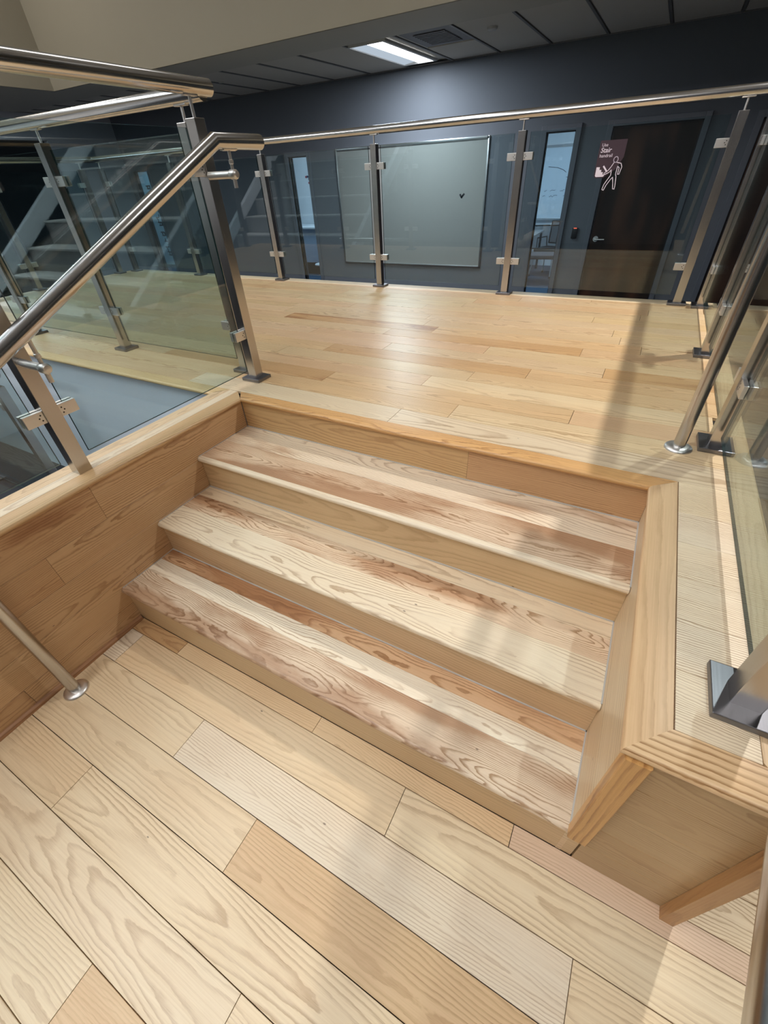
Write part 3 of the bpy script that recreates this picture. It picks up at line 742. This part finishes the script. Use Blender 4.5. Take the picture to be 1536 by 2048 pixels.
base_of(w_.obj('walking_figure', STICKW, sg), sg.location)

# ceiling things
tr = empty('ceiling_light', (-1.70, 5.1, CZ)); tag(tr, 'lit recessed ceiling troffer by the slate wall', 'ceiling light')
x0, x1, y0, y1 = -1.935, -1.52, 4.44, 5.80
base_of(MB().box(x0 - .02, x0, y0 - .02, y1 + .02, CZ - .004, CZ + .02).box(x1, x1 + .04, y0 - .02, y1 + .02, CZ - .004, CZ + .02).box(x0, x1, y0 - .02, y0, CZ - .004, CZ + .02).box(x0, x1, y1, y1 + .02, CZ - .004, CZ + .02).obj('frame', PLASTW, tr), tr.location)
base_of(MB().quad((x0, y0, CZ + .005), (x0 + .20, y0, CZ + .028), (x0 + .20, y1, CZ + .028), (x0, y1, CZ + .005)).obj('side_panel', TUBED, tr), tr.location)
base_of(MB().box(x0 + .20, x1 - .05, y0, y1, CZ + .004, CZ + .02, c=.003).obj('lens', TUBE, tr), tr.location)
base_of(MB().box(x1 - .040, x1 - .006, y0, y1, CZ + .004, CZ + .012).obj('lens_strip', TUBE, tr), tr.location)
al = area('troffer_lamp', (-1.66, 4.93, CZ - .012), .30, 92, (.84, .92, 1.0), sy=1.0); al.parent = tr; base_of(al, tr.location)
vt = empty('ceiling_vent', (-1.03, 4.75, CZ)); tag(vt, 'dusty square air vent beside the lit troffer', 'vent')
base_of(MB().box(-1.31, -.745, 4.36, 5.11, CZ + .010, CZ + .016).obj('vent_plate', plain('vent_metal', (.17, .17, .19), .6, noise=.7, nscale=14), vt), vt.location)
for i in range(9):
    s_ = MB().box(-1.20, -.85, 4.50 + .06 * i, 4.535 + .06 * i, CZ + .002, CZ + .007).obj('vent_slat', plain('vent_slat_metal', (.10, .10, .11), .6) if i == 0 else bpy.data.materials['vent_slat_metal'], vt); base_of(s_, vt.location)
sm = mono(MB().lathe([(0, -.028), (.030, -.028), (.048, -.018), (.052, 0)], (-.44, 4.75, CZ + .008), 24), 'smoke_detector', PLASTW, 'round smoke detector on the ceiling tile', 'detector', True)
sp_ = mono(MB().lathe([(0, -.010), (.030, -.010), (.045, 0)], (-4.32, 4.9, CZ + .008), 24), 'sprinkler_cover', SOFF, 'flat round sprinkler cover in the shaded ceiling', 'sprinkler', True)

# atrium fixtures (outside the frame, above and behind the camera)
AL = ['small square downlight high above the stair cheek railing', 'long atrium ceiling panel above the landing behind the viewer', 'added crosswise fill panel farthest behind the viewer', 'long atrium ceiling panel beside the seating steps',
      'added long fill panel directly over the seating steps', 'dim atrium ceiling panel above the middle of the platform', 'atrium ceiling panel over the outer end of the landing', 'atrium ceiling panel above the far end of the platform']
for i, (x, y, sx_, sy_, pw, col) in enumerate(FIX):
    r_ = empty('ceiling_light', (x, y, UZ)); tag(r_, AL[i], 'ceiling light', 'atrium ceiling lights')
    base_of(MB().box(x - sx_ / 2 - .03, x + sx_ / 2 + .03, y - sy_ / 2 - .03, y + sy_ / 2 + .03, UZ - .01, UZ).obj('frame', PLASTW, r_), r_.location)
    a_ = area('lamp', (x, y, UZ - .012), sx_, pw, col, sy=sy_, spread=104 if sx_ < .2 else 180); a_.parent = r_; base_of(a_, r_.location)

for x, y in ((-7.2, 2.3), (-7.2, -.6)):  # unseen panels added to brighten the left side walls and soffit
    r_ = empty('ceiling_light', (x, y, CZ)); tag(r_, 'added unseen fill panel in the low side ceiling %s' % ('beyond the platform end' if y > 1 else 'beside the seating steps'), 'ceiling light')
    base_of(MB().box(x - .33, x + .33, y - .63, y + .63, CZ - .01, CZ).obj('frame', PLASTW, r_), r_.location)
    a_ = area('lamp', (x, y, CZ - .012), .6, 60, (.86, .93, 1.0), sy=1.2); a_.parent = r_; base_of(a_, r_.location)
pn_ = empty('added_uplight', (-1.4, -2.4, 3.95)); tag(pn_, 'added slim uplight over the landing that brightens the atrium ceiling', 'added light')  # unseen uplight added so the rails mirror a brighter atrium ceiling
base_of(MB().box(-1.50, -1.30, -4.6, -.2, 3.92, 3.97, c=.008).obj('housing', PLASTW, pn_), pn_.location)
for yy_ in (-4.2, -.6): base_of(MB().tube([(-1.4, yy_, 3.97), (-1.4, yy_, UZ)], .004, 8).obj('suspension_wire', STEEL, pn_), pn_.location)
a_ = area('lamp', (-1.4, -2.4, 3.985), .16, 190, (.95, .98, 1.0), sy=4.3); a_.rotation_euler = (math.pi, 0, 0); a_.parent = pn_; base_of(a_, pn_.location)
# ================================================================ ROOMS BEHIND
for nm, loc, sz, pw in (('meeting', (-.2, 8.2, 2.38), 1.2, 60), ('break', (-5.0, 7.4, 2.38), 1.0, 50), ('print', (-9.8, 7.2, 2.38), 1.0, 45)):
    r_ = empty('ceiling_light', (loc[0], loc[1], 2.4)); tag(r_, 'panel light in the %s room ceiling behind the slate wall' % nm, 'ceiling light')
    base_of(MB().box(loc[0] - sz / 2 - .03, loc[0] + sz / 2 + .03, loc[1] - .33, loc[1] + .33, 2.385, 2.4).obj('frame', PLASTW, r_), r_.location)
    a_ = area('lamp', loc, sz, pw, (.72, .86, 1.0), sy=.6); a_.parent = r_; base_of(a_, r_.location)
wb2 = empty('whiteboard', (-.5, 10.18, .53)); tag(wb2, 'whiteboard with handwriting seen through the sidelight next to the door', 'whiteboard')
base_of(MB().box(-1.5, 1.1, 10.17, 10.195, .55, 1.72).obj('writing_surface', plain('bright_whiteboard', (.70, .78, .86), .35), wb2), wb2.location)
base_of(MB().box(-1.5, 1.1, 10.14, 10.195, .51, .55, c=.004).obj('marker_tray', ALU, wb2), wb2.location)
base_of(MB().box(-1.5, 1.1, 10.16, 10.195, 1.72, 1.76).obj('frame_top', ALU, wb2), wb2.location)
hw = MB()
def scrib(x, z, n, s, dx):
    pts = [(x, z)]
    for i in range(n): pts.append((x + dx * (i + 1) + random.uniform(-.2, .2) * dx, z + random.choice((-1, 1)) * random.uniform(.3, 1) * s))
    a = stroke(pts, .0028, 10.169); hw.add(a.v, a.f)
for (x, z, n) in ((-.82, 1.02, 3), (-.70, 1.02, 6), (-.50, 1.02, 5), (-.84, .93, 3), (-.70, .93, 9), (-.42, .93, 4)): scrib(x, z, n, .016, .018)
for pts in ([(-.80, 1.42), (-.62, 1.40), (-.50, 1.36), (-.44, 1.32)], [(-.42, 1.24), (-.30, 1.25), (-.24, 1.30), (-.18, 1.36)]):
    a = stroke(pts, .004, 10.169); hw.add(a.v, a.f)
base_of(hw.obj('handwriting', INK, wb2), wb2.location)
def mesh_fabric():
    m, nt = newmat('see_through_chair_mesh'); T = NT(nt)
    d = T.n('ShaderNodeBsdfDiffuse'); d.inputs[0].default_value = (.03, .03, .035, 1); t = T.n('ShaderNodeBsdfTransparent')
    mx = T.n('ShaderNodeMixShader'); mx.inputs[0].default_value = .35; T.l(t.outputs[0], mx.inputs[1]); T.l(d.outputs[0], mx.inputs[2])
    o = T.n('ShaderNodeOutputMaterial'); T.l(mx.outputs[0], o.inputs[0]); return m
MESHF = mesh_fabric()
def office_chair(x, y, rz, label, fab):
    r_ = empty('office_chair', (0, 0, 0)); tag(r_, label, 'chair')
    MB().box(-.24, .24, -.22, .24, .43, .50, c=.02).obj('seat', fab, r_, True)
    b = MB()
    for s in (-.225, .225): b.tube([(s, .26, .55), (s, .28, .92)], .012, 10)
    b.tube([(-.225, .28, .92), (.225, .28, .92)], .012, 10).tube([(-.225, .26, .55), (.225, .26, .55)], .012, 10)
    b.obj('back_frame', BLACK, r_, True)
    MB().box(-.215, .215, .262, .272, .56, .91).obj('back_mesh', MESHF, r_)
    for s in (-1, 1):
        MB().tube([(s * .25, .24, .5), (s * .26, .22, .66), (s * .26, -.10, .66), (s * .24, -.12, .46)], .011, 10).obj('arm', BLACK, r_, True)
        for e in (-1, 1):
            MB().tube([(s * .20, e * .18, .44), (s * .25, e * .24, .02)], .011, 10).obj('leg', CHROME, r_, True)
            MB().lathe([(0, 0), (.022, .004), (.022, .036), (0, .04)], (s * .25, e * .24, 0), 12).obj('caster', BLACK, r_, True)
    r_.location = (x, y, GZ + .006); r_.rotation_euler = (0, 0, rz); return r_
office_chair(-.30, 8.30, .15, 'grey cushioned office chair with chrome legs seen through the sidelight', GREYF)
office_chair(-.30, 9.05, -.4, 'black office chair standing behind the grey cushioned one', BLACKF)
tb = empty('meeting_table', (-.9, 9.3, GZ + .006)); tag(tb, 'white topped meeting table behind the office chairs', 'table')
base_of(MB().box(-1.4, -.62, 8.75, 9.85, .34, .37, c=.005).obj('table_top', WHITE, tb, True), tb.location)
for lx, ly in ((-1.35, 8.8), (-.67, 8.8), (-1.35, 9.8), (-.67, 9.8)): base_of(MB().box(lx - .02, lx + .02, ly - .02, ly + .02, GZ + .006, .34).obj('leg', BLACK, tb), tb.location)
# break room
ctr = empty('counter', (-5.1, 8.3, GZ + .006)); tag(ctr, 'pale counter cabinet seen through the narrow window beside the whiteboard', 'cabinet')
base_of(MB().box(-6.2, -4.3, 8.0, 8.68, -.10, .56).obj('cabinet_body', plain('pale_blue_laminate', (.42, .52, .66), .5), ctr), ctr.location)
base_of(MB().box(-6.25, -4.25, 7.95, 8.69, .56, .60, c=.004).obj('counter_top', WHITE, ctr, True), ctr.location)
base_of(MB().box(-6.15, -4.35, 8.06, 8.66, GZ + .006, -.10).obj('plinth', BLACK, ctr), ctr.location)
stl = empty('stool', (-4.62, 7.35, GZ + .006)); tag(stl, 'round white topped stool in the break room', 'stool')
base_of(MB().lathe([(0, .385), (.17, .385), (.18, .375), (.18, .36), (0, .36)], (-4.62, 7.2, GZ), 24).obj('seat', WHITE, stl, True), stl.location)
base_of(MB().tube([(-4.62, 7.2, GZ + .02), (-4.62, 7.2, .0)], .02, 12).lathe([(0, .03), (.16, .025), (.17, .006)], (-4.62, 7.2, GZ), 24).obj('pedestal', CHROME, stl, True), stl.location)
RED = plain('red_magnet', (.35, .03, .04), .4); BLU = plain('navy_magnet', (.02, .03, .09), .4)
mi = 0
ML = ['red magnet at the start of the top row on the break room wall', 'navy magnet second in the top row, beside the red magnet', 'navy magnet third in the top row of magnets', 'navy magnet at the end of the top row of magnets',
      'navy magnet first in the short second row of magnets', 'navy magnet second in the short second row of magnets', 'red magnet in the third row of magnets', 'navy magnet beside the red one in the third row',
      'navy magnet in the middle of the lower cluster of three', 'navy magnet at the bottom of the lower cluster of three', 'red magnet at the top of the lower cluster of three']
for (x, z, m_) in ((-5.90, 1.49, RED), (-5.86, 1.495, BLU), (-5.82, 1.49, BLU), (-5.78, 1.485, BLU), (-5.82, 1.45, BLU), (-5.79, 1.445, BLU), (-5.83, 1.38, RED), (-5.79, 1.385, BLU), (-5.74, 1.15, BLU), (-5.745, 1.10, BLU), (-5.72, 1.18, RED)):
    o = mono(MB().lathe([(0, -.010), (.020, -.010), (.022, 0)], (x, 8.699, z), 14, 0, 'y'), 'magnet', m_, ML[mi], 'magnet', True); o['group'] = 'magnets on the break room wall'; mi += 1
# print room board with marks
pb = empty('notice_board', (-8.9, 8.28, .0)); tag(pb, 'white board with dark marker notes behind the window at the dim end', 'whiteboard')
base_of(MB().box(-12.6, -8.4, 8.26, 8.295, -.34, 1.72).obj('writing_surface', plain('cyan_white_board', (.62, .80, .90), .4), pb), pb.location)
pn = MB(); yb = 8.259
for i, z in enumerate((1.50, 1.44, .98, .80, .69, .62, .46, .38, .24, .10, -.02, -.10)):
    xx = -10.93 + i * .004 + (i % 3) * .02
    for (a0, a1, dz) in ((0, .13, 0), (.13, .14, .07 if i % 2 else -.06), (.03, .05, .06 if i % 3 else -.05)):
        a = stroke([(xx + a0, z), (xx + a1, z + dz)], .014, yb); pn.add(a.v, a.f)
base_of(pn.obj('handwriting', INK, pb), pb.location)

# ================================================================ AMPHITHEATRE STEPS behind the viewpoint (mirrored in the glass)
bs = empty('seating_steps', (-4.4, -.16, GZ)); tag(bs, 'wide charcoal carpeted seating steps with white side boards, mirrored in the far glass', 'stairs')
n = 10
for i in range(n):
    y0 = -.53 - .37 * i; zt = GZ + .27 * (i + 2) - .07
    base_of(MB().box(-5.9, -3.0, y0 - .37, y0, zt - .27, zt - .02).box(-5.9, -3.0, y0 - .37, y0 + .015, zt - .02, zt, mi=1).obj('step', [plain('step_carpet', (.34, .32, .31), .95) if i == 0 else bpy.data.materials['step_carpet'], plain('step_edge', (.72, .70, .67), .8) if i == 0 else bpy.data.materials['step_edge']], bs), bs.location)
for xx in (-5.98, -2.92):
    m_ = MB(); yA, yB = -.50, -4.2; zA = GZ + .40; zB = zA + (yA - yB) * .27 / .37
    m_.add([(xx - .04, yA, zA), (xx + .04, yA, zA), (xx + .04, yB, zB), (xx - .04, yB, zB), (xx - .04, yA, zA + .22), (xx + .04, yA, zA + .22), (xx + .04, yB, zB + .22), (xx - .04, yB, zB + .22)], [(0, 3, 2, 1), (4, 5, 6, 7), (0, 1, 5, 4), (1, 2, 6, 5), (2, 3, 7, 6), (3, 0, 4, 7)])
    base_of(m_.obj('side_board', WHITE, bs), bs.location)
